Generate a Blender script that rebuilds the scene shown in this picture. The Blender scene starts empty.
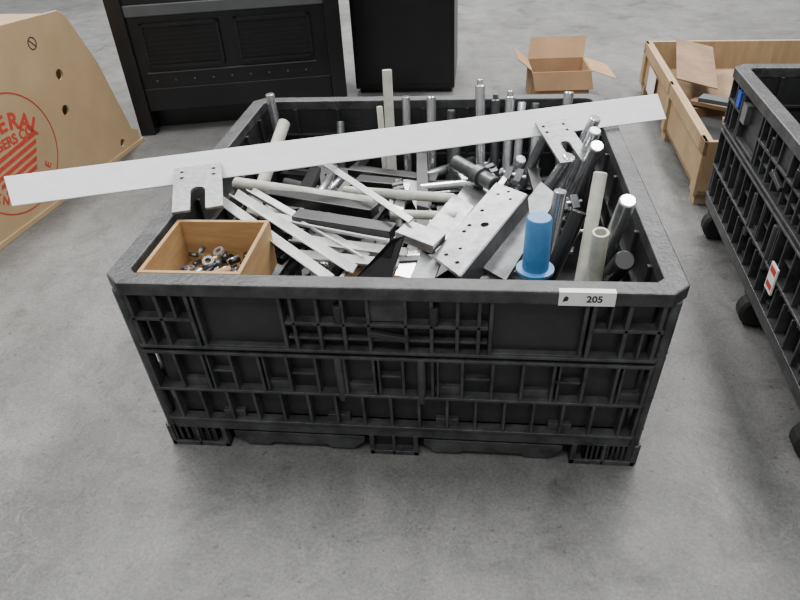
import bpy, bmesh, math, random
from mathutils import Vector, Matrix
random.seed(7)
SC=bpy.context.scene
COL=bpy.context.collection

# ---------------------------------------------------------------- materials
def mat(name, col, rough=0.5, metal=0.0, var=0.0, scale=12.0, bump=0.0, bscale=80.0, col2=None, stretch=None, spec=0.5):
    m=bpy.data.materials.new(name); m.use_nodes=True
    nt=m.node_tree; b=nt.nodes["Principled BSDF"]
    b.inputs["Base Color"].default_value=(*col,1); b.inputs["Roughness"].default_value=rough
    b.inputs["Metallic"].default_value=metal
    b.inputs["Specular IOR Level"].default_value=spec
    tc=nt.nodes.new("ShaderNodeTexCoord"); mp=nt.nodes.new("ShaderNodeMapping")
    nt.links.new(tc.outputs["Object"],mp.inputs[0])
    if stretch: mp.inputs["Scale"].default_value=stretch
    if var>0 or col2:
        n=nt.nodes.new("ShaderNodeTexNoise"); n.inputs["Scale"].default_value=scale; n.inputs["Detail"].default_value=6
        n.inputs["Roughness"].default_value=0.65
        nt.links.new(mp.outputs[0],n.inputs["Vector"])
        r=nt.nodes.new("ShaderNodeValToRGB"); r.color_ramp.elements[0].position=0.35; r.color_ramp.elements[1].position=0.68
        c2=col2 or tuple(min(1,c*(1+var)) for c in col)
        c1=col if col2 else tuple(c*(1-var) for c in col)
        r.color_ramp.elements[0].color=(*c1,1); r.color_ramp.elements[1].color=(*c2,1)
        nt.links.new(n.outputs["Fac"],r.inputs[0]); nt.links.new(r.outputs[0],b.inputs["Base Color"])
    if bump>0:
        n2=nt.nodes.new("ShaderNodeTexNoise"); n2.inputs["Scale"].default_value=bscale; n2.inputs["Detail"].default_value=4
        nt.links.new(mp.outputs[0],n2.inputs["Vector"])
        bp=nt.nodes.new("ShaderNodeBump"); bp.inputs["Strength"].default_value=bump; bp.inputs["Distance"].default_value=0.01
        nt.links.new(n2.outputs["Fac"],bp.inputs["Height"]); nt.links.new(bp.outputs[0],b.inputs["Normal"])
    return m

M_PLAST=mat("black_plastic",(0.010,0.0103,0.011),0.38,0,scale=9,col2=(0.023,0.0235,0.0245),bump=0.12,bscale=120)
M_RIB=mat("black_plastic_scuffed_lit",(0.015,0.0155,0.0165),0.42,0,scale=16,col2=(0.056,0.057,0.059),bump=0.2,bscale=90)  # scuff noise; paler than the shell to paint in light caught by ribs
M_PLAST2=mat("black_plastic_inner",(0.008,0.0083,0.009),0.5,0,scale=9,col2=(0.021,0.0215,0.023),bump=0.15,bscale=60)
M_STEEL=mat("steel",(0.60,0.61,0.63),0.22,0.85,var=0.18,scale=25)
M_DSTEEL=mat("dark_steel",(0.12,0.125,0.13),0.32,0.7,var=0.4,scale=18)
M_BLACK=mat("black_oxide",(0.010,0.010,0.011),0.36,0.2,var=0.4,scale=20)
M_ALU=mat("aluminium",(0.56,0.57,0.58),0.32,0.7,var=0.14,scale=30,stretch=(1,6,6))
M_GPLATE=mat("ground_plate",(0.26,0.265,0.27),0.32,0.75,var=0.28,scale=26)
M_BRK=mat("bracket_steel",(0.20,0.203,0.205),0.40,0.5,var=0.30,scale=70)
M_WHITEBAR=mat("bar_aluminium",(0.88,0.89,0.91),0.5,0.0,scale=7,col2=(0.80,0.81,0.83),stretch=(0.6,8,8))
M_WHITE=mat("white_profile",(0.62,0.63,0.62),0.45,0.1,var=0.14,scale=20)
M_PALE=mat("pale_tube",(0.46,0.46,0.40),0.6,0,var=0.18,scale=25)
M_HOLE=mat("hole_dark",(0.01,0.01,0.01),0.8)
M_PLY=mat("plywood",(0.30,0.17,0.065),0.65,0,scale=8,col2=(0.42,0.26,0.115),stretch=(1,1,5))
M_PLYL=mat("plywood_light",(0.31,0.205,0.105),0.65,0,scale=6,col2=(0.41,0.29,0.16),stretch=(5,1,1))
M_CARD=mat("cardboard",(0.34,0.21,0.11),0.8,0,var=0.12,scale=6)
M_CARDIN=mat("cardboard_in",(0.22,0.14,0.08),0.85,0,var=0.25,scale=6)
M_TAN=mat("tan_paint",(0.36,0.25,0.135),0.5,0,scale=4,col2=(0.42,0.30,0.17))
M_RED=mat("red_paint",(0.42,0.04,0.02),0.6,0,var=0.15,scale=40)
M_BLUE=mat("blue_plastic",(0.045,0.175,0.38),0.36,0,var=0.12,scale=30)
M_BLUED=mat("blue_dark",(0.015,0.06,0.45),0.35,0,var=0.1,scale=30)
M_PAPER=mat("paper",(0.72,0.72,0.71),0.6,0,var=0.04,scale=30)
M_INK=mat("ink",(0.02,0.02,0.02),0.6)
M_MACH=mat("machine_black",(0.005,0.005,0.006),0.35,0,var=0.4,scale=5)
M_MACH2=mat("machine_grill",(0.002,0.002,0.002),0.6,0)
M_MGREY=mat("machine_grey",(0.08,0.085,0.09),0.4,0.2,var=0.1)
M_RUB=mat("rubber",(0.009,0.009,0.009),0.75,0,var=0.3)
M_BRASS=mat("brass",(0.40,0.29,0.15),0.35,0.8,var=0.3,scale=40)
M_WALL=mat("painted_block_wall",(0.55,0.55,0.53),0.8,0,var=0.06,scale=2)

# ---------------------------------------------------------------- mesh helpers
class Build:
    def __init__(s): s.bm=bmesh.new(); s.mats=[]
    def mi(s,m):
        if m not in s.mats: s.mats.append(m)
        return s.mats.index(m)
    def hexa(s,b,t,m):
        i=s.mi(m); vb=[s.bm.verts.new(p) for p in b]; vt=[s.bm.verts.new(p) for p in t]; n=len(b)
        fs=[s.bm.faces.new(vb[::-1]),s.bm.faces.new(vt)]
        for k in range(n): fs.append(s.bm.faces.new([vb[k],vb[(k+1)%n],vt[(k+1)%n],vt[k]]))
        for f in fs: f.material_index=i
        return fs
    def box(s,x0,x1,y0,y1,z0,z1,m,M=None):
        b=[Vector(p) for p in((x0,y0,z0),(x1,y0,z0),(x1,y1,z0),(x0,y1,z0))]
        t=[Vector((p.x,p.y,z1)) for p in b]
        if M: b=[M@p for p in b]; t=[M@p for p in t]
        s.hexa(b,t,m)
    def beam(s,p0,p1,w,h,m,roll=0.0):
        M,L=frame(p0,p1,roll); s.box(-w/2,w/2,-h/2,h/2,0,L,m,M)
    def cyl(s,p0,p1,r,m,n=20,r2=None,cap=None,smooth=True):
        M,L=frame(p0,p1); r2=r if r2 is None else r2
        b=[M@Vector((r*math.cos(2*math.pi*k/n),r*math.sin(2*math.pi*k/n),0)) for k in range(n)]
        t=[M@Vector((r2*math.cos(2*math.pi*k/n),r2*math.sin(2*math.pi*k/n),L)) for k in range(n)]
        fs=s.hexa(b,t,m)
        for f in fs[2:]: f.smooth=smooth
    def lathe(s,p0,p1,prof,m,n=20):
        M,L=frame(p0,p1); i=s.mi(m); rings=[]
        for (t,r) in prof:
            if r<=1e-6: rings.append([s.bm.verts.new(M@Vector((0,0,t)))])
            else: rings.append([s.bm.verts.new(M@Vector((r*math.cos(2*math.pi*k/n),r*math.sin(2*math.pi*k/n),t))) for k in range(n)])
        for a,b in zip(rings,rings[1:]):
            for k in range(n):
                k2=(k+1)%n
                if len(a)==1 and len(b)==1: continue
                if len(a)==1: f=s.bm.faces.new([a[0],b[k2],b[k]])
                elif len(b)==1: f=s.bm.faces.new([a[k],a[k2],b[0]])
                else: f=s.bm.faces.new([a[k],a[k2],b[k2],b[k]])
                f.material_index=i
    def poly(s,pts,depth,m,M):
        b=[M@Vector((x,y,0)) for x,y in pts]; t=[M@Vector((x,y,depth)) for x,y in pts]; s.hexa(b,t,m)
    def ring(s,outer,inner,z0,z1,m,M=None):
        i=s.mi(m); n=len(outer)
        def mk(l,z): return [s.bm.verts.new((M@Vector((x,y,z))) if M else (x,y,z)) for x,y in l]
        ob,ot,ib,it=mk(outer,z0),mk(outer,z1),mk(inner,z0),mk(inner,z1)
        for k in range(n):
            k2=(k+1)%n
            for q in ([ob[k],ob[k2],ot[k2],ot[k]],[ib[k2],ib[k],it[k],it[k2]],[ot[k],ot[k2],it[k2],it[k]],[ob[k2],ob[k],ib[k],ib[k2]]):
                s.bm.faces.new(q).material_index=i
    def done(s,name,bevel=0.0,parent=None,M=None,warp=None):
        if warp:
            for v in s.bm.verts: v.co=warp(v.co)
        bmesh.ops.recalc_face_normals(s.bm,faces=s.bm.faces)
        me=bpy.data.meshes.new(name); s.bm.to_mesh(me); s.bm.free()
        for m in s.mats: me.materials.append(m)
        o=bpy.data.objects.new(name,me); COL.objects.link(o)
        if M: o.matrix_world=M
        if bevel>0:
            b=o.modifiers.new("bevel","BEVEL"); b.width=bevel; b.segments=2; b.limit_method='ANGLE'; b.angle_limit=math.radians(40)
        if parent: o.parent=parent
        return o
def frame(p0,p1,roll=0.0):
    p0=Vector(p0);p1=Vector(p1); z=(p1-p0); L=z.length; z.normalize()
    up=Vector((0,0,1)) if abs(z.z)<0.95 else Vector((0,1,0))
    x=up.cross(z).normalized(); y=z.cross(x)
    M=Matrix((x,y,z)).transposed().to_4x4()
    M=Matrix.Translation(p0)@M@Matrix.Rotation(roll,4,'Z')
    return M,L
def cut(o,cyls):
    """cylindrical holes really cut in the mesh; cutter removed afterwards"""
    b=Build()
    for p0,p1,r in cyls: b.cyl(p0,p1,r,M_HOLE,n=16,smooth=False)
    c=b.done("cutter")
    md=o.modifiers.new("holes","BOOLEAN"); md.operation='DIFFERENCE'; md.object=c; md.solver='EXACT'
    bpy.context.view_layer.update()
    dg=bpy.context.evaluated_depsgraph_get()
    me=bpy.data.meshes.new_from_object(o.evaluated_get(dg)); o.modifiers.clear(); o.data=me
    bpy.data.objects.remove(c)
def text(body,size,M,m,name,parent=None,ext=0.0005,align='CENTER',bold=0.012):
    cu=bpy.data.curves.new(name,'FONT'); cu.body=body; cu.size=size; cu.extrude=ext; cu.align_x=align; cu.align_y='CENTER'
    cu.offset=size*bold
    cu.materials.append(m)
    o=bpy.data.objects.new(name,cu); COL.objects.link(o); o.matrix_world=M
    if parent: 
        o.parent=parent; o.matrix_parent_inverse=parent.matrix_world.inverted()
    return o

# ---------------------------------------------------------------- floor + warehouse walls
def floor():
    m=bpy.data.materials.new("concrete"); m.use_nodes=True; nt=m.node_tree; L=nt.links; b=nt.nodes["Principled BSDF"]
    tc=nt.nodes.new("ShaderNodeTexCoord")
    def noise(sc,det,rough=0.6,dist=0.0,loc=(0,0,0),stretch=(1,1,1)):
        mp=nt.nodes.new("ShaderNodeMapping"); mp.inputs["Location"].default_value=loc; mp.inputs["Scale"].default_value=stretch
        L.new(tc.outputs["Object"],mp.inputs[0])
        n=nt.nodes.new("ShaderNodeTexNoise"); n.inputs["Scale"].default_value=sc; n.inputs["Detail"].default_value=det
        n.inputs["Roughness"].default_value=rough; n.inputs["Distortion"].default_value=dist
        L.new(mp.outputs[0],n.inputs["Vector"]); return n
    def ramp(n,stops):
        r=nt.nodes.new("ShaderNodeValToRGB"); e=r.color_ramp.elements
        e[0].position,e[0].color=stops[0][0],(*[stops[0][1]]*3,1); e[1].position,e[1].color=stops[-1][0],(*[stops[-1][1]]*3,1)
        for p,c in stops[1:-1]:
            x=e.new(p); x.color=(c,c,c,1)
        L.new(n.outputs[0],r.inputs[0]); return r
    def mul(a,bb,f=1.0):
        x=nt.nodes.new("ShaderNodeMix"); x.data_type='RGBA'; x.blend_type='MULTIPLY'; x.inputs["Factor"].default_value=f
        L.new(a,x.inputs["A"]); L.new(bb,x.inputs["B"]); return x.outputs["Result"]
    big=ramp(noise(0.9,6,0.62,0.5),[(0.33,0.100),(0.5,0.133),(0.66,0.175)])
    mid=ramp(noise(6.5,11,0.80,0.7,(3,1,0)),[(0.34,0.66),(0.50,0.97),(0.66,1.16)])
    fine=ramp(noise(120,4,0.75),[(0.32,0.55),(0.62,1.12)])
    pits=ramp(noise(46,2,0.5),[(0.27,0.30),(0.34,1.0)])
    sp=ramp(noise(2.1,5,0.6,1.8,(7,4,0)),[(0.30,0.55),(0.36,0.85),(0.42,1.0)])
    streak=ramp(noise(3.0,8,0.78,0.4,(1,9,0),(1,0.25,1)),[(0.35,0.80),(0.6,1.08)])
    c=mul(big.outputs[0],mid.outputs[0]); c=mul(c,fine.outputs[0],0.8); c=mul(c,pits.outputs[0],0.6); c=mul(c,sp.outputs[0],0.8); c=mul(c,streak.outputs[0],0.8)
    sc=ramp(noise(7,3,0.5,2.5,(2,6,0)),[(0.488,0.0),(0.5,1.0),(0.512,0.0)])
    sm=ramp(noise(2.5,2,0.5,0,(9,2,0)),[(0.50,0.0),(0.62,0.45)])
    mm=nt.nodes.new("ShaderNodeMath"); mm.operation='MULTIPLY'; L.new(sc.outputs[0],mm.inputs[0]); L.new(sm.outputs[0],mm.inputs[1])
    x=nt.nodes.new("ShaderNodeMix"); x.data_type='RGBA'; L.new(mm.outputs[0],x.inputs["Factor"]); L.new(c,x.inputs["A"]); x.inputs["B"].default_value=(0.27,0.27,0.26,1)
    c=x.outputs["Result"]
    t=nt.nodes.new("ShaderNodeMix"); t.data_type='RGBA'; t.blend_type='MULTIPLY'; t.inputs["Factor"].default_value=1
    L.new(c,t.inputs["A"]); t.inputs["B"].default_value=(1.0,0.995,0.965,1); L.new(t.outputs["Result"],b.inputs["Base Color"])
    rr=ramp(noise(3,5),[(0.3,0.40),(0.7,0.58)]); L.new(rr.outputs[0],b.inputs["Roughness"])
    bp=nt.nodes.new("ShaderNodeBump"); bp.inputs["Strength"].default_value=0.2; bp.inputs["Distance"].default_value=0.01
    L.new(noise(40,6).outputs["Fac"],bp.inputs["Height"]); L.new(bp.outputs[0],b.inputs["Normal"])
    B=Build(); B.box(-12,12,-8,16,-0.05,0,m); B.done("floor")
floor()
B=Build(); B.box(-12,12,16,16.2,0,6,M_WALL); B.done("wall_back")
B=Build(); B.box(-12.2,-12,-8,16,0,6,M_WALL); B.done("wall_left")
B=Build(); B.box(12,12.2,-8,16,0,6,M_WALL); B.done("wall_right")
B=Build(); B.box(-12,12,-8.2,-8,0,6,M_WALL); B.done("wall_front")

# ---------------------------------------------------------------- bulk bins
W,D,H=1.22,1.24,0.527
def oct_(i,ch,w=W,d=D):
    x=w/2-i; y0=i; y1=d-i; c=max(0.004,ch)
    return [(-x+c,y0),(x-c,y0),(x,y0+c),(x,y1-c),(x-c,y1),(-x+c,y1),(-x,y1-c),(-x,y0+c)]
def bulk_bin(name,MW,h=H,casters=False):
    P=M_PLAST; RB=M_RIB; ch=0.036
    e=bpy.data.objects.new(name,None); COL.objects.link(e); e.matrix_world=MW; e.empty_display_size=0.2
    zo=h-H
    def warp(c):
        k=1.0+0.041*max(0,min(1,c.z/h)); return Vector((c.x*k,c.y,c.z))
    B=Build()
    B.ring(oct_(0.030,ch-0.012),oct_(0.044,ch-0.018),0.085,h-0.01,P)
    B.ring(oct_(0.0,ch),oct_(0.046,ch-0.02),h-0.034,h,RB)
    B.ring(oct_(0.042,ch-0.018),oct_(0.052,ch-0.022),0.10,h-0.20,M_PLAST2)
    o8=oct_(0.030,ch-0.012)
    B.hexa([Vector((x,y,0.075)) for x,y in o8],[Vector((x,y,0.115)) for x,y in o8],P)
    o=B.done("shell",0.004,e,warp=warp)
    B=Build()
    def hr(z,t=0.008,i=0.003): B.ring(oct_(i,ch-0.003),oct_(0.034,ch-0.014),z,z+t,RB)
    for z in (0.322,0.340,0.203,0.098): hr(z+zo*(z/H))
    B.ring(oct_(0.008,ch-0.004),oct_(0.034,ch-0.014),0.066,0.100,RB)
    def side(T,Ln):
        def bx(u0,u1,z0,z1,d0=0.004,d1=0.036,m=RB): B.box(u0,u1,d0,d1,z0,z1,m,T)
        def vr(u,z0,z1,t=0.007,d0=0.004): bx(u-t/2,u+t/2,z0,z1,d0)
        hx=Ln/2-0.038
        top=h-0.032; zt=0.345+zo
        n=17
        for k in range(n+1):
            u=-hx+2*hx*k/n
            vr(u,0.208,0.325+zo*.6)
            if k%2==0 and k%6: vr(u+0.012,0.208,0.325+zo*.6,0.005)
            u2=u+ (hx/n if k<n else 0)
            vr(u2,0.104,0.206)
        for k in range(n):
            if k%3==1:
                u=-hx+2*hx*(k+0.5)/n
                bx(u-0.030,u+0.030,0.206,0.235,0.016)
            if k%4==2:
                u=-hx+2*hx*(k+0.5)/n
                bx(u-0.028,u+0.028,0.10,0.128,0.016)
            if k%3==2:
                u=-hx+2*hx*(k+0.5)/n
                bx(u-0.028,u+0.028,0.262+zo*.5,0.268+zo*.5,0.012)
        for sgn in (-1,1):
            for uu in (0.565,0.50,0.43): vr(sgn*uu,zt,top,0.009)
            vr(sgn*0.535,zt,0.425+zo,0.006); vr(sgn*0.465,0.425+zo,top,0.006)
            a,b=sorted((sgn*.43,sgn*.575)); bx(a,b,0.420+zo,0.429+zo)
            a,b=sorted((sgn*.225,sgn*.415))
            bx(a,b,zt,top,0.022,0.036,P)
            bx(a,b,zt,zt+0.008,0.006); bx(a-.004,a+.004,zt,top); bx(b-.004,b+.004,zt,top)
        for uu in (-0.20,-0.145,-0.09,-0.035,0.045,0.10,0.155,0.20): vr(uu,zt,top,0.008)
        bx(-0.22,0.22,0.418+zo,0.427+zo); bx(-0.22,0.22,0.374+zo,0.381+zo,0.010)
        bx(-0.035,0.045,0.43+zo,0.49+zo,0.012)
        for uu in (-0.10,0.105):
            B.cyl(T@Vector((uu,0.010,0.43+zo)),T@Vector((uu,0.010,0.475+zo)),0.011,P,12)
        B.beam(T@Vector((-0.035,0.0,0.405+zo)),T@Vector((0.05,0.0,0.390+zo)),0.012,0.014,P)
        for uu in (-0.115,0.075): B.cyl(T@Vector((uu,0.012,0.19)),T@Vector((uu,0.012,0.33)),0.011,RB,10)
        if not casters:
            for (a,b) in ((-Ln/2+0.012,-Ln/2+0.170),(-0.062,0.062),(Ln/2-0.170,Ln/2-0.012)):
                bx(a,b,0.0,0.014,0.006,0.14); bx(a,a+0.012,0,0.07,0.006,0.14); bx(b-0.012,b,0,0.07,0.006,0.14)
                bx(a,b,0,0.07,0.028,0.14,P)
                vr((a+b)/2,0,0.07,0.008,0.006)
            for (a,b) in ((-Ln/2+0.19,-0.075),(0.075,Ln/2-0.19)):
                pts=[(a,0.040),(a+0.03,0.010),(a+0.09,0.010),(a+0.10,0.020),(b-0.10,0.020),(b-0.09,0.010),(b-0.03,0.010),(b,0.040),(b,0.056),(a,0.056)]
                i0=[T@Vector((x,0.012,z)) for x,z in pts]; i1=[T@Vector((x,0.10,z)) for x,z in pts]
                B.hexa(i0,i1,RB)
    side(Matrix.Identity(4),W)
    side(Matrix.Translation((0,D,0))@Matrix.Rotation(math.pi,4,'Z'),W)
    side(Matrix.Translation((W/2,D/2,0))@Matrix.Rotation(math.pi/2,4,'Z'),D)
    side(Matrix.Translation((-W/2,D/2,0))@Matrix.Rotation(-math.pi/2,4,'Z'),D)
    for sx in (-1,1):
        for y in (0.024,D-0.024):
            B.cyl((sx*(W/2-0.024),y,0.07),(sx*(W/2-0.024),y,h-0.03),0.014,RB,10)
    o=B.done("ribs",0.0015,e,warp=warp)
    B=Build()
    for k in range(1,8):
        u=-W/2+W*k/8
        B.box(u-0.006,u+0.006,D-0.054,D-0.040,0.11,h-0.03,M_PLAST2); 
        v=D*k/8
        for s in (-1,1):
            a,b=sorted((s*(W/2-0.040),s*(W/2-0.054))); B.box(a,b,v-0.006,v+0.006,0.11,h-0.03,M_PLAST2)
    B.ring(oct_(0.040,ch-0.02),oct_(0.056,ch-0.022),h-0.13,h-0.122,M_PLAST2)
    B.done("inner_ribs",0.001,e,warp=warp)
    if casters:
        B=Build()
        for sx in (-1,0,1):
            for y in (0.060,D/2,D-0.060):
                x=sx*(W/2-0.07)
                B.lathe((x-0.028,y,-0.005),(x+0.028,y,-0.005),[(0,0),(0,0.045),(0.008,0.055),(0.048,0.055),(0.056,0.045),(0.056,0)],M_RUB,20)
                B.box(x-0.038,x+0.038,y-0.035,y+0.035,0.03,0.08,M_RUB)
        B.done("casters",0.002,e)
    return e
main=bulk_bin("bulk_container",Matrix.Identity(4))
B=Build(); B.box(0.368,0.482,-0.0012,0.0002,0.4945,0.526,M_PAPER)
B.box(0.368,0.482,-0.0012,0.014,0.5268,0.5280,M_PAPER)
lab=B.done("label_sticker",0,main)
text("205",0.022,Matrix.Translation((0.440,-0.0016,0.511))@Matrix.Rotation(math.pi/2,4,'X'),M_INK,"label_number",main,0.0002,bold=0.03)
B=Build(); B.poly([(0,0),(0.010,0.003),(0.012,0.011),(0.006,0.015),(0.002,0.010)],0.0005,M_INK,Matrix.Translation((0.376,-0.0014,0.504))@Matrix.Rotation(math.pi/2,4,'X'))
B.done("label_logo",0,main)

# right bin: its long side runs away from the viewer, on casters
ang=math.radians(-90-3.6)
MR=Matrix.Translation((1.008,0.615,0.06))@Matrix.Rotation(ang,4,'Z')
rb=bulk_bin("bulk_container",MR,0.56,True)

# ---------------------------------------------------------------- long bar
def obj_beam(name,p0,p1,w,h,m,roll=0,bevel=0.001):
    B=Build(); B.beam(p0,p1,w,h,m,roll); return B.done(name,bevel)
A=Vector((-1.055,0.347,0.532)); Bp=Vector((0.785,0.963,0.532))
dirx=(Bp-A).normalized()
upv=Vector((0,0.062,0.066)); upv=(upv-dirx*upv.dot(dirx)).normalized()
nrm=dirx.cross(upv)
MB=Matrix((dirx,upv,nrm)).transposed().to_4x4(); 
Lb=(Bp-A).length
B=Build()
MBA=Matrix.Translation(A)@MB
B.poly([(0,0),(Lb,0.0),(Lb-0.01,0.085),(-0.012,0.085)],0.006,M_WHITEBAR,MBA)
B.done("aluminium_flat_bar",0.0012)
def bracket(s,w,h,back,an):
    """slotted plate leaning from the bar front down onto the container"""
    o0=A+dirx*s
    fwd=Vector((dirx.y,-dirx.x,0)).normalized()
    dn=(fwd*math.cos(an)+Vector((0,0,-1))*math.sin(an)).normalized()
    n=dirx.cross(-dn).normalized()
    top=o0+upv*back+nrm*0.010
    M=Matrix((dirx,-dn,n)).transposed().to_4x4(); M.translation=top
    sl=w*0.15; t0=-h+h*0.40
    pts=[(-w/2,-h),(-sl,-h)]
    for k in range(0,9):
        a=math.pi-math.pi*k/8; pts.append((sl*math.cos(a),t0+sl*math.sin(a)))
    pts+=[(sl,-h),(w/2,-h),(w/2,0),(-w/2,0)]
    B=Build(); B.poly(pts,0.007,M_BRK,M)
    o=B.done("slotted_bracket",0)
    cut(o,[(M@Vector((x,y,-0.02)),M@Vector((x,y,0.03)),0.0055) for x in (-w*0.33,w*0.33) for y in (-0.026,-0.056)])
bracket(0.500,0.130,0.215,0.038,0.14)
bracket(1.555,0.098,0.205,0.036,0.24)

# ---------------------------------------------------------------- rods / tubes
def rod(name,top,low,r,m,zmin=0.13,style="rod"):
    top=Vector(top); low=Vector(low)
    if low.z>zmin:
        d=(low-top); low=top+d*((zmin-top.z)/d.z)
        low.x=max(-0.53,min(0.53,low.x)); low.y=max(0.08,min(D-0.08,low.y))
    L=(top-low).length; B=Build()
    if style=="rod":
        B.lathe(low,top,[(0,0),(0,r*0.85),(0.003,r),(L-0.003,r),(L,r*0.85),(L,0)],m)
    elif style=="cap":
        B.lathe(low,top,[(0,0),(0,r*0.85),(0.003,r),(L-0.022,r),(L-0.018,r*0.62),(L-0.002,r*0.62),(L,r*0.5),(L,0)],m)
    elif style=="tube":
        B.lathe(low,top,[(0,r*0.8),(0,r),(L,r),(L,r*0.72),(L-0.06,r*0.72)],m)
        B.lathe(low,top,[(L-0.06,r*0.75),(L-0.061,0)],M_HOLE)
    elif style=="collar":
        B.lathe(low,top,[(0,0),(0,r),(L*0.55,r),(L*0.55,r*1.35),(L*0.55+0.03,r*1.35),(L*0.55+0.03,r),(L-0.003,r),(L,r*0.85),(L,0)],m)
    o=B.done(name)
    for p in o.data.polygons: p.use_smooth=True
    md=o.modifiers.new("e","EDGE_SPLIT"); md.split_angle=math.radians(35)
    return o
rod("steel_rod",(-0.55,1.15,0.57),(-0.53,1.14,0.2),0.016,M_STEEL)
rod("fiberglass_rod",(-0.12,1.145,0.65),(-0.11,1.06,0.27),0.017,M_PALE)
rod("fiberglass_rod",(-0.155,1.15,0.52),(-0.14,1.10,0.27),0.011,M_PALE)
rod("steel_rod",(-0.06,1.165,0.55),(-0.06,1.12,0.2),0.015,M_STEEL)
rod("steel_rod",(0.03,1.165,0.55),(0.03,1.10,0.2),0.017,M_STEEL)
rod("steel_rod",(0.10,1.165,0.50),(0.10,1.12,0.2),0.015,M_DSTEEL)
rod("steel_rod",(0.20,1.15,0.61),(0.21,1.06,0.28),0.017,M_STEEL,style="cap")
rod("steel_rod",(0.255,1.15,0.56),(0.26,1.08,0.2),0.016,M_DSTEEL,style="cap")
rod("steel_rod",(0.305,1.15,0.57),(0.30,1.05,0.2),0.017,M_STEEL,style="cap")
rod("steel_rod",(0.345,1.12,0.54),(0.33,1.02,0.2),0.014,M_STEEL)
rod("steel_rod",(0.395,1.165,0.52),(0.39,1.12,0.2),0.014,M_DSTEEL)
rod("steel_rod",(0.50,1.13,0.57),(0.48,1.05,0.2),0.017,M_STEEL)
rod("steel_rod",(0.40,1.08,0.47),(0.38,0.95,0.2),0.018,M_STEEL,style="collar")
rod("steel_rod",(0.12,1.08,0.40),(0.10,1.0,0.2),0.018,M_DSTEEL,style="collar")
rod("steel_rod",(-0.30,1.14,0.47),(-0.30,1.05,0.2),0.014,M_DSTEEL)
rod("steel_rod",(0.54,0.80,0.60),(0.45,0.86,0.30),0.017,M_STEEL)
rod("steel_rod",(0.525,0.70,0.60),(0.47,0.80,0.30),0.018,M_STEEL)
rod("steel_rod",(0.515,0.59,0.60),(0.49,0.74,0.35),0.019,M_STEEL)
rod("steel_rod",(0.46,0.68,0.53),(0.36,0.74,0.30),0.019,M_STEEL)
rod("fiberglass_rod",(0.50,0.42,0.60),(0.47,0.31,0.40),0.017,M_PALE)
rod("steel_rod",(0.54,0.27,0.60),(0.53,0.36,0.40),0.020,M_STEEL)
rod("fiberglass_tube",(0.475,0.20,0.555),(0.48,0.22,0.40),0.019,M_PALE,style="tube")
rod("black_rod",(0.44,0.30,0.555),(0.37,0.24,0.38),0.019,M_BLACK,zmin=0.2)
rod("steel_rod",(0.405,0.40,0.56),(0.39,0.38,0.40),0.017,M_STEEL)
rod("black_rod",(0.53,0.17,0.50),(0.535,0.30,0.36),0.024,M_BLACK,style="collar")
rod("steel_rod",(0.33,0.78,0.48),(0.27,0.86,0.30),0.017,M_STEEL,style="collar")
rod("steel_rod",(0.42,0.95,0.50),(0.33,0.90,0.30),0.016,M_DSTEEL)
B=Build()
B.lathe((0.335,0.185,0.40),(0.335,0.185,0.60),[(0,0),(0,0.02),(0.06,0.02),(0.06,0.044),(0.067,0.044),(0.069,0.031),(0.195,0.029),(0.2,0.026),(0.2,0)],M_BLUE,32)
B.lathe((0.335,0.185,0.20),(0.335,0.185,0.41),[(0,0),(0,0.018),(0.21,0.018),(0.21,0)],M_STEEL,20)
o=B.done("blue_flanged_tube")
for p in o.data.polygons: p.use_smooth=True
md=o.modifiers.new("e","EDGE_SPLIT"); md.split_angle=math.radians(35)
def lie(name,a,b,r,m,style="rod"): return rod(name,b,a,r,m,zmin=9,style=style)
lie("fiberglass_rod",(-0.545,0.66,0.45),(-0.09,0.53,0.45),0.022,M_PALE)
lie("fiberglass_rod",(-0.50,0.62,0.36),(-0.44,0.92,0.55),0.020,M_PALE)
lie("fiberglass_rod",(-0.47,0.70,0.34),(-0.33,0.45,0.42),0.020,M_PALE)
lie("fiberglass_rod",(-0.22,0.72,0.40),(0.13,0.63,0.42),0.015,M_PALE)
lie("fiberglass_rod",(-0.05,0.55,0.41),(0.14,0.52,0.42),0.013,M_PALE)
lie("steel_rod",(-0.30,0.98,0.36),(-0.27,0.62,0.44),0.013,M_STEEL)
lie("steel_rod",(0.13,0.82,0.45),(0.25,0.66,0.45),0.024,M_DSTEEL,"collar")
lie("steel_rod",(0.02,0.78,0.38),(0.22,0.74,0.42),0.015,M_STEEL)
def clamp(p,d,w):
    p=Vector(p); d=Vector(d).normalized(); M,L=frame(p,p+d*w)
    B=Build(); B.poly([(-w/2,-w*.3),(w/2,-w*.3),(w/2,w*.3),(w*.12,w*.3),(w*.12,0),(-w*.12,0),(-w*.12,w*.3),(-w/2,w*.3)],w*0.7,M_DSTEEL,M)
    B.cyl(M@Vector((-w*.7,w*.15,w*.35)),M@Vector((w*.7,w*.15,w*.35)),w*.1,M_STEEL,12)
    B.lathe(M@Vector((w*.68,w*.15,w*.35)),M@Vector((w*.8,w*.15,w*.35)),[(0,0),(0,w*.2),(w*.14,w*.2),(w*.14,0)],M_STEEL,6)
    B.done("clamp_block",0.001)
clamp((0.30,0.66,0.46),(0.3,0.5,0.6),0.055)
clamp((0.22,0.83,0.40),(1,0.3,0.3),0.06)
clamp((0.45,0.52,0.44),(-0.2,0.6,0.6),0.055)
clamp((-0.06,0.70,0.41),(0.8,0.2,0.1),0.05)
clamp((0.50,0.40,0.42),(0.1,0.4,0.8),0.05)

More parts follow.
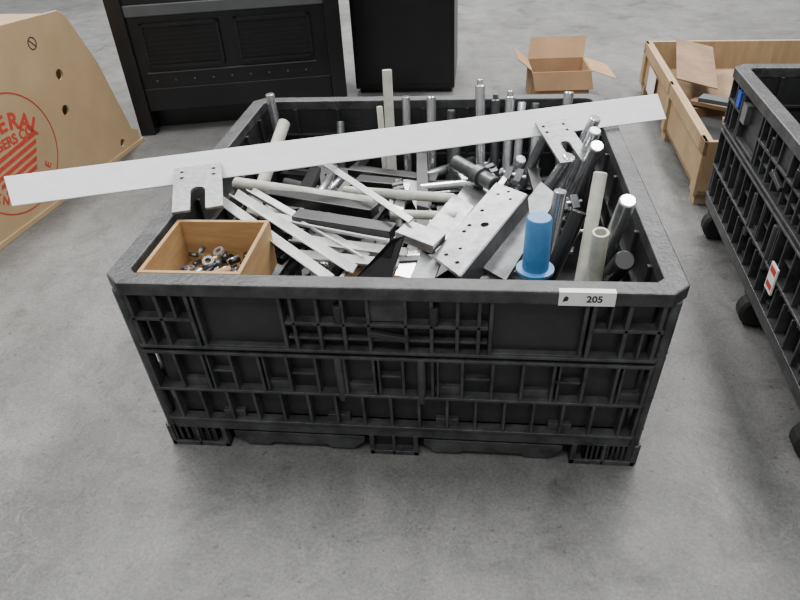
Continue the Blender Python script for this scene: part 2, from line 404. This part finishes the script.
# ---------------------------------------------------------------- plates, angles
def plate(name,c,t,m,bevel=0.001):
    c=[Vector(p) for p in c]; n=(c[1]-c[0]).cross(c[3]-c[0]).normalized()
    if n.z<0: n=-n
    B=Build(); B.hexa([p-n*t for p in c],c,m); return B.done(name,bevel),n
c=[(0.09,0.26,0.45),(0.25,0.57,0.50),(0.33,0.50,0.50),(0.16,0.17,0.45)]
o,n=plate("drilled_angle_plate",c,0.010,M_GPLATE,0)
V=[Vector(p) for p in c]; cs=[]
for s,tt,r in ((0.08,0.3,.006),(0.08,0.7,.006),(0.2,0.5,.005),(0.36,0.25,.006),(0.44,0.25,.006),(0.52,0.6,.011),(0.64,0.25,.006),(0.88,0.3,.005),(0.88,0.7,.005),(0.95,0.5,.005)):
    p=V[0].lerp(V[1],s).lerp(V[3].lerp(V[2],s),tt); cs.append((p-n*0.03,p+n*0.02,r))
cut(o,cs)
o2,_=plate("steel_flange_strip",[V[3]+Vector((0.003,-.002,-0.001)),V[2]+Vector((0.003,-.002,-0.001)),V[2]+Vector((0.012,-0.008,-0.06)),V[3]+Vector((0.012,-0.008,-0.06))],0.008,M_DSTEEL)
plate("steel_plate",[(0.20,0.27,0.42),(0.38,0.64,0.47),(0.42,0.55,0.47),(0.27,0.20,0.42)],0.012,M_DSTEEL,0)
plate("steel_plate",[(0.02,0.16,0.38),(0.06,0.30,0.44),(0.11,0.27,0.42),(0.07,0.14,0.37)],0.008,M_ALU)
plate("steel_plate",[(0.10,0.55,0.40),(0.18,0.80,0.42),(0.28,0.74,0.41),(0.20,0.50,0.39)],0.012,M_GPLATE)
plate("steel_plate",[(0.06,0.44,0.43),(0.13,0.62,0.44),(0.19,0.58,0.42),(0.12,0.40,0.41)],0.010,M_GPLATE)
plate("black_plate",[(-0.12,0.22,0.385),(-0.01,0.25,0.50),(0.02,0.27,0.50),(-0.02,0.20,0.385)],0.012,M_BLACK)
plate("black_plate",[(0.28,0.50,0.43),(0.30,0.62,0.45),(0.36,0.63,0.40),(0.36,0.50,0.38)],0.01,M_BLACK)
B=Build(); M,L=frame((0.005,0.345,0.475),(0.105,0.30,0.46),0.0)
B.poly([(-0.035,-0.012),(0.035,-0.012),(0.035,0.012),(-0.035,0.012)],L,M_GPLATE,M)
B.done("steel_block",0.002)
obj_beam("steel_strip",(-0.29,0.70,0.52),(0.03,0.355,0.495),0.018,0.005,M_ALU,0.5)
obj_beam("steel_strip",(0.13,0.28,0.44),(0.30,0.72,0.475),0.016,0.006,M_ALU,0.3)
obj_beam("black_bar",(-0.42,0.60,0.445),(-0.08,0.46,0.465),0.045,0.03,M_BLACK,0.0,0.003)
obj_beam("black_bar",(-0.30,0.44,0.455),(-0.02,0.37,0.450),0.05,0.035,M_BLACK,0.0,0.003)
obj_beam("black_bar",(-0.36,0.93,0.37),(-0.33,0.66,0.42),0.04,0.03,M_BLACK,0,0.003)
obj_beam("black_bar",(-0.25,0.99,0.34),(0.0,0.92,0.34),0.045,0.04,M_BLACK,0,0.003)
obj_beam("black_bar",(-0.20,0.85,0.36),(-0.05,0.80,0.37),0.05,0.05,M_BLACK,0,0.003)
def angle(p0,p1,w,t,m,roll,name="white_angle_profile"):
    M,L=frame(p0,p1,roll); B=Build()
    B.poly([(0,0),(w,0),(w,t),(t,t),(t,w),(0,w)],L,m,M); return B.done(name,0.0006)
angle((-0.52,0.45,0.49),(-0.16,0.17,0.42),0.026,0.004,M_WHITE,0.6)
angle((-0.49,0.50,0.485),(-0.11,0.23,0.41),0.026,0.004,M_WHITE,0.8)
angle((-0.46,0.54,0.475),(-0.09,0.30,0.405),0.024,0.004,M_WHITE,0.5)
angle((-0.40,0.44,0.45),(-0.03,0.34,0.435),0.024,0.004,M_WHITE,0.7)
angle((-0.30,0.37,0.415),(0.02,0.31,0.41),0.026,0.004,M_WHITE,0.8)
angle((-0.27,0.31,0.40),(0.0,0.28,0.395),0.026,0.004,M_WHITE,0.8)
B=Build(); B.beam((-0.14,0.28,0.365),(0.06,0.22,0.365),0.08,0.02,M_PLY); B.done("plywood_offcut",0.001)
def tray(name,x0,x1,y0,y1,z0,z1,t,m,M=None):
    B=Build(); B.box(x0,x1,y0,y0+t,z0,z1,m,M); B.box(x0,x1,y1-t,y1,z0,z1,m,M)
    B.box(x0,x0+t,y0+t,y1-t,z0,z1,m,M); B.box(x1-t,x1,y0+t,y1-t,z0,z1,m,M); B.box(x0+t,x1-t,y0+t,y1-t,z0,z0+t,m,M)
    return B.done(name,0.001)
tray("plywood_box",-0.573,-0.328,0.056,0.305,0.39,0.520,0.010,M_PLY)
B=Build()
for k in range(60):
    x=random.uniform(-0.54,-0.36); y=random.uniform(0.10,0.27); z=0.402+random.uniform(0,0.04); a=random.uniform(0,6.28)
    d=Vector((math.cos(a),math.sin(a),random.uniform(-.3,.3))).normalized()
    if k%4==0:
        p=Vector((x,y,z+0.008)); ax=Vector((random.uniform(-.5,.5),random.uniform(-.5,.5),1)).normalized()
        B.lathe(p,p+ax*0.008,[(0,0.008),(0,0.015),(0.008,0.015),(0.008,0.008),(0,0.008)],random.choice([M_STEEL,M_DSTEEL,M_BRASS]),16)
    else:
        p=Vector((x,y,z+0.006)); q=p+d*random.uniform(0.02,0.04); q.x=max(-0.555,min(-0.345,q.x))
        B.cyl(p,q,random.uniform(0.005,0.010),random.choice([M_STEEL,M_DSTEEL,M_DSTEEL,M_BRASS,M_BLACK]),10)
B.cyl((-0.48,0.13,0.445),(-0.41,0.19,0.44),0.013,M_CARD,14)
B.done("loose_hardware")

B=Build()
for k in range(180):
    z=0.13+0.25*(k/180)
    L=random.uniform(0.18,0.6); a=random.choice([random.uniform(-.4,.4),random.uniform(1.2,1.9),random.uniform(0,3.14)])
    cx=random.uniform(-0.42,0.42); cy=random.uniform(0.18,1.08)
    dx,dy=math.cos(a)*L/2,math.sin(a)*L/2
    cx=max(-0.52+abs(dx),min(0.52-abs(dx),cx)); cy=max(0.09+abs(dy),min(1.15-abs(dy),cy))
    if cy>0.85: z=min(z,0.32)
    if cx<-0.2 and cy<0.4: z=min(z,0.35)
    p0=Vector((cx-dx,cy-dy,z)); p1=Vector((cx+dx,cy+dy,z+random.uniform(-.02,.02)))
    m=random.choices([M_BLACK,M_DSTEEL,M_STEEL,M_GPLATE,M_PALE],[5,4,3,3,1.2])[0]
    if random.random()<0.45: B.cyl(p0,p1,random.uniform(.010,.018),m,14)
    else: B.beam(p0,p1,random.uniform(.015,.045),random.uniform(.01,.03),m,random.uniform(-.2,.2))
B.done("scrap_metal_pile")

# ---------------------------------------------------------------- tan painted equipment block (left)
e=bpy.data.objects.new("painted_equipment_block",None); COL.objects.link(e)
yax=Vector((0.105,1.14,0)).normalized()
MT=Matrix((yax,Vector((0,0,1)),yax.cross(Vector((0,0,1))))).transposed().to_4x4()
MT=Matrix.Translation((-1.745,0.98,0))@MT
prof=[(-0.75,0.0),(1.15,0.0),(1.15,0.075),(1.10,0.10),(0.99,0.47),(0.865,0.715),(0.82,0.745),(0.45,0.765),(-0.75,0.78)]
B=Build(); B.poly(prof,0.012,M_TAN,MT@Matrix.Translation((0,0,-0.012))); fp=B.done("side_plate",0.003,e)
cs=[(MT@Vector((x,y,-0.05)),MT@Vector((x,y,0.03)),r) for x,y,r in ((0.70,0.50,0.024),(0.66,0.35,0.024),(0.99,0.06,0.02))]
cut(fp,cs)
B=Build(); prof2=[(x*0.985,max(0.02,y-0.012)) for x,y in prof]
B.poly(prof2,0.60,M_TAN,MT@Matrix.Translation((0,0,-0.65)))
B.box(-0.7,0.55,0.74,0.95,-0.62,-0.22,M_TAN,MT); B.done("body",0.004,e)
B=Build(); B.box(-0.75,1.17,0.0,0.022,0.0,0.012,M_TAN,MT); B.done("skid",0.002,e)
def onplate(x,y): return MT@Matrix.Translation((x,y,0.0008))
cx,cy=0.27,0.30
for i,ch in enumerate("GENERAL"):
    a=math.radians(56-112*i/6); r=0.205
    text(ch,0.092,onplate(cx+r*math.sin(-a),cy-0.03+r*math.cos(a)*0.75)@Matrix.Rotation(a*0.7,4,'Z'),M_RED,"logo_letter",e,bold=0.03)
text("RIGGERS CO.",0.056,onplate(cx,cy+0.052),M_RED,"logo_line",e,bold=0.03)
for i,ch in enumerate("KNOXVILLE"):
    a=math.radians(-55+110*i/8); r=0.20
    text(ch,0.048,onplate(cx+r*math.sin(a),cy-0.02-r*math.cos(a)*0.85)@Matrix.Rotation(a*0.8,4,'Z'),M_RED,"logo_letter",e,bold=0.03)
B=Build()
for k in range(5):
    B.poly([(-0.16+0.01*k,0.022-0.030*k),(0.17-0.02*k,0.022-0.030*k),(0.16-0.02*k,0.006-0.030*k),(-0.17+0.01*k,0.006-0.030*k)],0.0012,M_RED,onplate(cx,cy)@Matrix.Rotation(0.12,4,'Z'))
n=48
for k in range(n):
    a0=2*math.pi*k/n;a1=2*math.pi*(k+1)/n
    B.poly([(0.268*math.cos(a0),0.245*math.sin(a0)),(0.268*math.cos(a1),0.245*math.sin(a1)),(0.263*math.cos(a1),0.240*math.sin(a1)),(0.263*math.cos(a0),0.240*math.sin(a0))],0.0008,M_RED,onplate(cx,cy))
    B.poly([(0.60+0.026*math.cos(a0),0.66+0.026*math.sin(a0)),(0.60+0.026*math.cos(a1),0.66+0.026*math.sin(a1)),(0.60+0.022*math.cos(a1),0.66+0.022*math.sin(a1)),(0.60+0.022*math.cos(a0),0.66+0.022*math.sin(a0))],0.0008,M_INK,onplate(0,0))
B.box(-0.024,0.024,-0.002,0.002,0,0.0008,M_INK,onplate(0.60,0.66)@Matrix.Rotation(-0.8,4,'Z'))
B.done("logo_graphic",0,e)

# ---------------------------------------------------------------- black machine (rear)
e=bpy.data.objects.new("machine_cabinet",None); COL.objects.link(e)
MM=Matrix.Translation((-1.66,2.23,0))@Matrix.Rotation(math.atan2(0.24,1.11),4,'Z'); Wm=1.14
B=Build()
B.box(0,Wm,0,0.65,0.13,1.15,M_MACH,MM)
B.box(-0.02,0.06,-0.02,0.67,0.0,1.15,M_MACH,MM)
B.box(Wm-0.07,Wm+0.01,-0.03,0.67,0.04,1.15,M_MACH,MM)
B.box(0.06,Wm-0.07,-0.012,0.02,0.615,0.67,M_MGREY,MM)
B.box(0.06,Wm-0.07,-0.006,0.02,0.13,0.25,M_MACH,MM)
B.done("body",0.004,e)
B=Build()
for (a,b) in ((0.12,0.52),(0.60,0.99)):
    B.box(a,b,-0.016,-0.002,0.37,0.57,M_MACH2,MM)
    B.box(a,b,-0.024,-0.002,0.565,0.58,M_MACH,MM); B.box(a,b,-0.024,-0.002,0.36,0.375,M_MACH,MM)
    B.box(a,a+0.015,-0.024,-0.002,0.36,0.58,M_MACH,MM); B.box(b-0.015,b,-0.024,-0.002,0.36,0.58,M_MACH,MM)
    for k in range(8): B.box(a+0.015,b-0.015,-0.021,-0.014,0.385+k*0.023,0.391+k*0.023,M_MACH,MM)
for k in range(9):
    B.cyl(MM@Vector((0.14+0.1*k,-0.010,0.29)),MM@Vector((0.14+0.1*k,0.004,0.29)),0.005,M_MGREY,10)
B.box(0.10,1.0,-0.010,-0.0,0.33,0.335,M_MGREY,MM)
B.done("grilles",0,e)
B=Build()
for x in (0.02,Wm-0.04):
    for y in (0.03,0.6):
        B.cyl(MM@Vector((x,y,0.0)),MM@Vector((x,y,0.03)),0.05,M_MACH,18)
B.box(0.02,Wm-0.02,0.12,0.60,0.0,0.13,M_MACH,MM)
B.done("feet",0.001,e)
e=bpy.data.objects.new("metal_cabinet",None); COL.objects.link(e)
B=Build()
B.box(-0.56,0.05,2.89,3.5,0.03,1.15,M_MACH); B.box(-0.54,0.03,2.92,3.48,0.0,0.03,M_MACH)
B.done("body",0.004,e)
B=Build(); B.box(-0.54,0.03,2.882,2.889,0.06,1.12,M_MACH); B.box(-0.03,-0.005,2.872,2.883,0.55,0.70,M_MGREY)
B.done("door_panel",0.002,e)

# ---------------------------------------------------------------- open cardboard box
e=bpy.data.objects.new("cardboard_box",None); COL.objects.link(e)
MC=Matrix.Translation((0.50,2.70,0))@Matrix.Rotation(0.05,4,'Z')
w,d,h,t=0.33,0.27,0.17,0.004
B=Build()
B.box(0,w,0,t,0,h,M_CARD,MC);B.box(0,w,d-t,d,0,h,M_CARD,MC);B.box(0,t,0,d,0,h,M_CARD,MC);B.box(w-t,w,0,d,0,h,M_CARD,MC);B.box(0,w,0,d,0,t,M_CARDIN,MC)
B.done("carton_sides",0,e)
B=Build()
def flap(p,q,v):
    p,q,v=map(Vector,(p,q,v)); nn=(q-p).cross(v).normalized()*t
    B.hexa([MC@x for x in (p,q,q+v,p+v)],[MC@(x+nn) for x in (p,q,q+v,p+v)],M_CARD)
flap((0,0.02,h),(0,d,h),(-0.085,-0.03,0.075))
flap((0,d,h),(w,d,h),(0.02,0.06,0.11))
flap((w,d,h),(w,0,h),(0.12,-0.10,-0.02))
flap((0,0,h),(w,0,h),(0.02,-0.02,-0.10))
B.done("flaps",0,e)
B=Build(); B.beam(MC@Vector((0.08,0.1,0.07)),MC@Vector((0.22,0.16,0.09)),0.07,0.05,M_PAPER); B.done("packing",0.01,e)

# ---------------------------------------------------------------- wooden crate (right rear)
e=bpy.data.objects.new("wooden_crate",None); COL.objects.link(e)
MC=Matrix.Translation((1.09,1.40,0))@Matrix.Rotation(-0.045,4,'Z')
w,d,h,t=1.15,1.50,0.28,0.02
B=Build()
B.box(0,w,0,t,0.05,h,M_PLYL,MC);B.box(0,w,d-t,d,0.05,h,M_PLYL,MC);B.box(0,t,t,d-t,0.05,h,M_PLYL,MC);B.box(w-t,w,t,d-t,0.05,h,M_PLYL,MC);B.box(0,w,0,d,0.05,0.07,M_PLYL,MC)
B.box(-0.015,0.0,0,d,h-0.06,h,M_PLYL,MC);B.box(-0.015,0.0,0,0.07,0.05,h,M_PLYL,MC);B.box(-0.015,0,d-0.07,d,0.05,h,M_PLYL,MC);B.box(-0.015,0,0.70,0.76,0.05,h,M_PLYL,MC)
for y in (0.02,0.7,1.4): B.box(0,w,y,y+0.08,0,0.05,M_PLYL,MC)
B.done("crate_body",0.002,e)
B=Build()
B.box(0.05,0.6,0.75,1.40,0.07,0.15,M_CARDIN,MC); B.box(0.65,1.1,0.1,1.40,0.07,0.17,M_BLACK,MC); B.box(0.05,0.6,0.08,0.70,0.07,0.13,M_BLACK,MC)
for k in range(9):
    a=random.uniform(0,3.1); c0=MC@Vector((random.uniform(.15,.5),random.uniform(.2,1.3),0.17+0.008*k)); dd=Vector((math.cos(a),math.sin(a),0))*0.09
    B.beam(c0-dd,c0+dd,0.07,0.02,random.choice([M_CARDIN,M_BLACK,M_MGREY,M_DSTEEL]))
R=MC@Matrix.Translation((0.03,0.82,0.27))@Matrix.Rotation(0.20,4,'Y')@Matrix.Rotation(0.10,4,'X')@Matrix.Rotation(-0.15,4,'Z')
B.box(0,0.20,0,0.60,0,0.006,M_CARDIN,R)
B.done("cardboard_contents",0.001,e)
B=Build(); B.box(-0.0165,-0.0155,1.05,1.25,0.08,0.21,M_PAPER,MC); B.done("shipping_paper",0,e)

B=Build()
for k in range(60):
    x=random.uniform(1.22,1.95); y=random.uniform(0.25,0.98); a=random.uniform(0,3.14); L=random.uniform(.1,.35)
    z=0.22+0.30*k/60; dd=Vector((math.cos(a)*L/2,math.sin(a)*L/2,0)); c0=Vector((x,y,z))
    B.beam(c0-dd,c0+dd,random.uniform(.03,.1),random.uniform(.02,.05),random.choice([M_BLACK,M_BLACK,M_DSTEEL,M_GPLATE]))
B.done("machine_parts_pile")
B=Build()
B.box(0.14,0.19,-0.001,0.004,0.175,0.255,M_PAPER,MR); B.box(0.145,0.185,-0.0016,0.0,0.185,0.202,M_RED,MR); B.box(0.145,0.185,-0.0016,0.0,0.23,0.248,M_RED,MR)
B.box(-0.500,-0.465,0.002,0.03,0.465,0.515,M_BLUED,MR); B.box(-0.425,-0.380,0.004,0.03,0.44,0.50,M_GPLATE,MR)
o=B.done("warning_label"); o.parent=rb; o.matrix_parent_inverse=rb.matrix_world.inverted()

# ---------------------------------------------------------------- light
w=bpy.data.worlds.new("World"); SC.world=w; w.use_nodes=True
bg=w.node_tree.nodes["Background"]; bg.inputs[0].default_value=(0.95,0.97,1.0,1); bg.inputs[1].default_value=0.92
def area(name,loc,sx,sy,pw,col=(1,0.985,0.96)):
    l=bpy.data.lights.new(name,'AREA'); l.shape='RECTANGLE'; l.size=sx; l.size_y=sy; l.energy=pw; l.color=col
    o=bpy.data.objects.new(name,l); COL.objects.link(o); o.location=loc; return o
area("ceiling_lamp",(-2.4,3.0,5.5),0.8,5,520)
area("ceiling_lamp",(2.2,3.0,5.5),0.8,5,440)
area("ceiling_lamp",(0.5,7.5,5.5),5,1.2,760)
area("ceiling_lamp",(-0.5,-2.6,5.5),4,0.8,180)

# ---------------------------------------------------------------- camera
p,y,r=0.6199,-0.1377,-0.0578
Fv=Vector((math.sin(y)*math.cos(p),math.cos(y)*math.cos(p),-math.sin(p)))
rt=Vector((math.cos(y),-math.sin(y),0)); up=rt.cross(Fv)
R_=rt*math.cos(r)+up*math.sin(r); U_=-rt*math.sin(r)+up*math.cos(r)
cam=bpy.data.cameras.new("camera"); cam.sensor_width=36; cam.lens=36*649.1/800; cam.clip_end=100
co=bpy.data.objects.new("camera",cam); COL.objects.link(co)
Mc=Matrix((R_,U_,-Fv)).transposed().to_4x4(); Mc.translation=Vector((0.1925,-1.1139,1.3011))
co.matrix_world=Mc; SC.camera=co
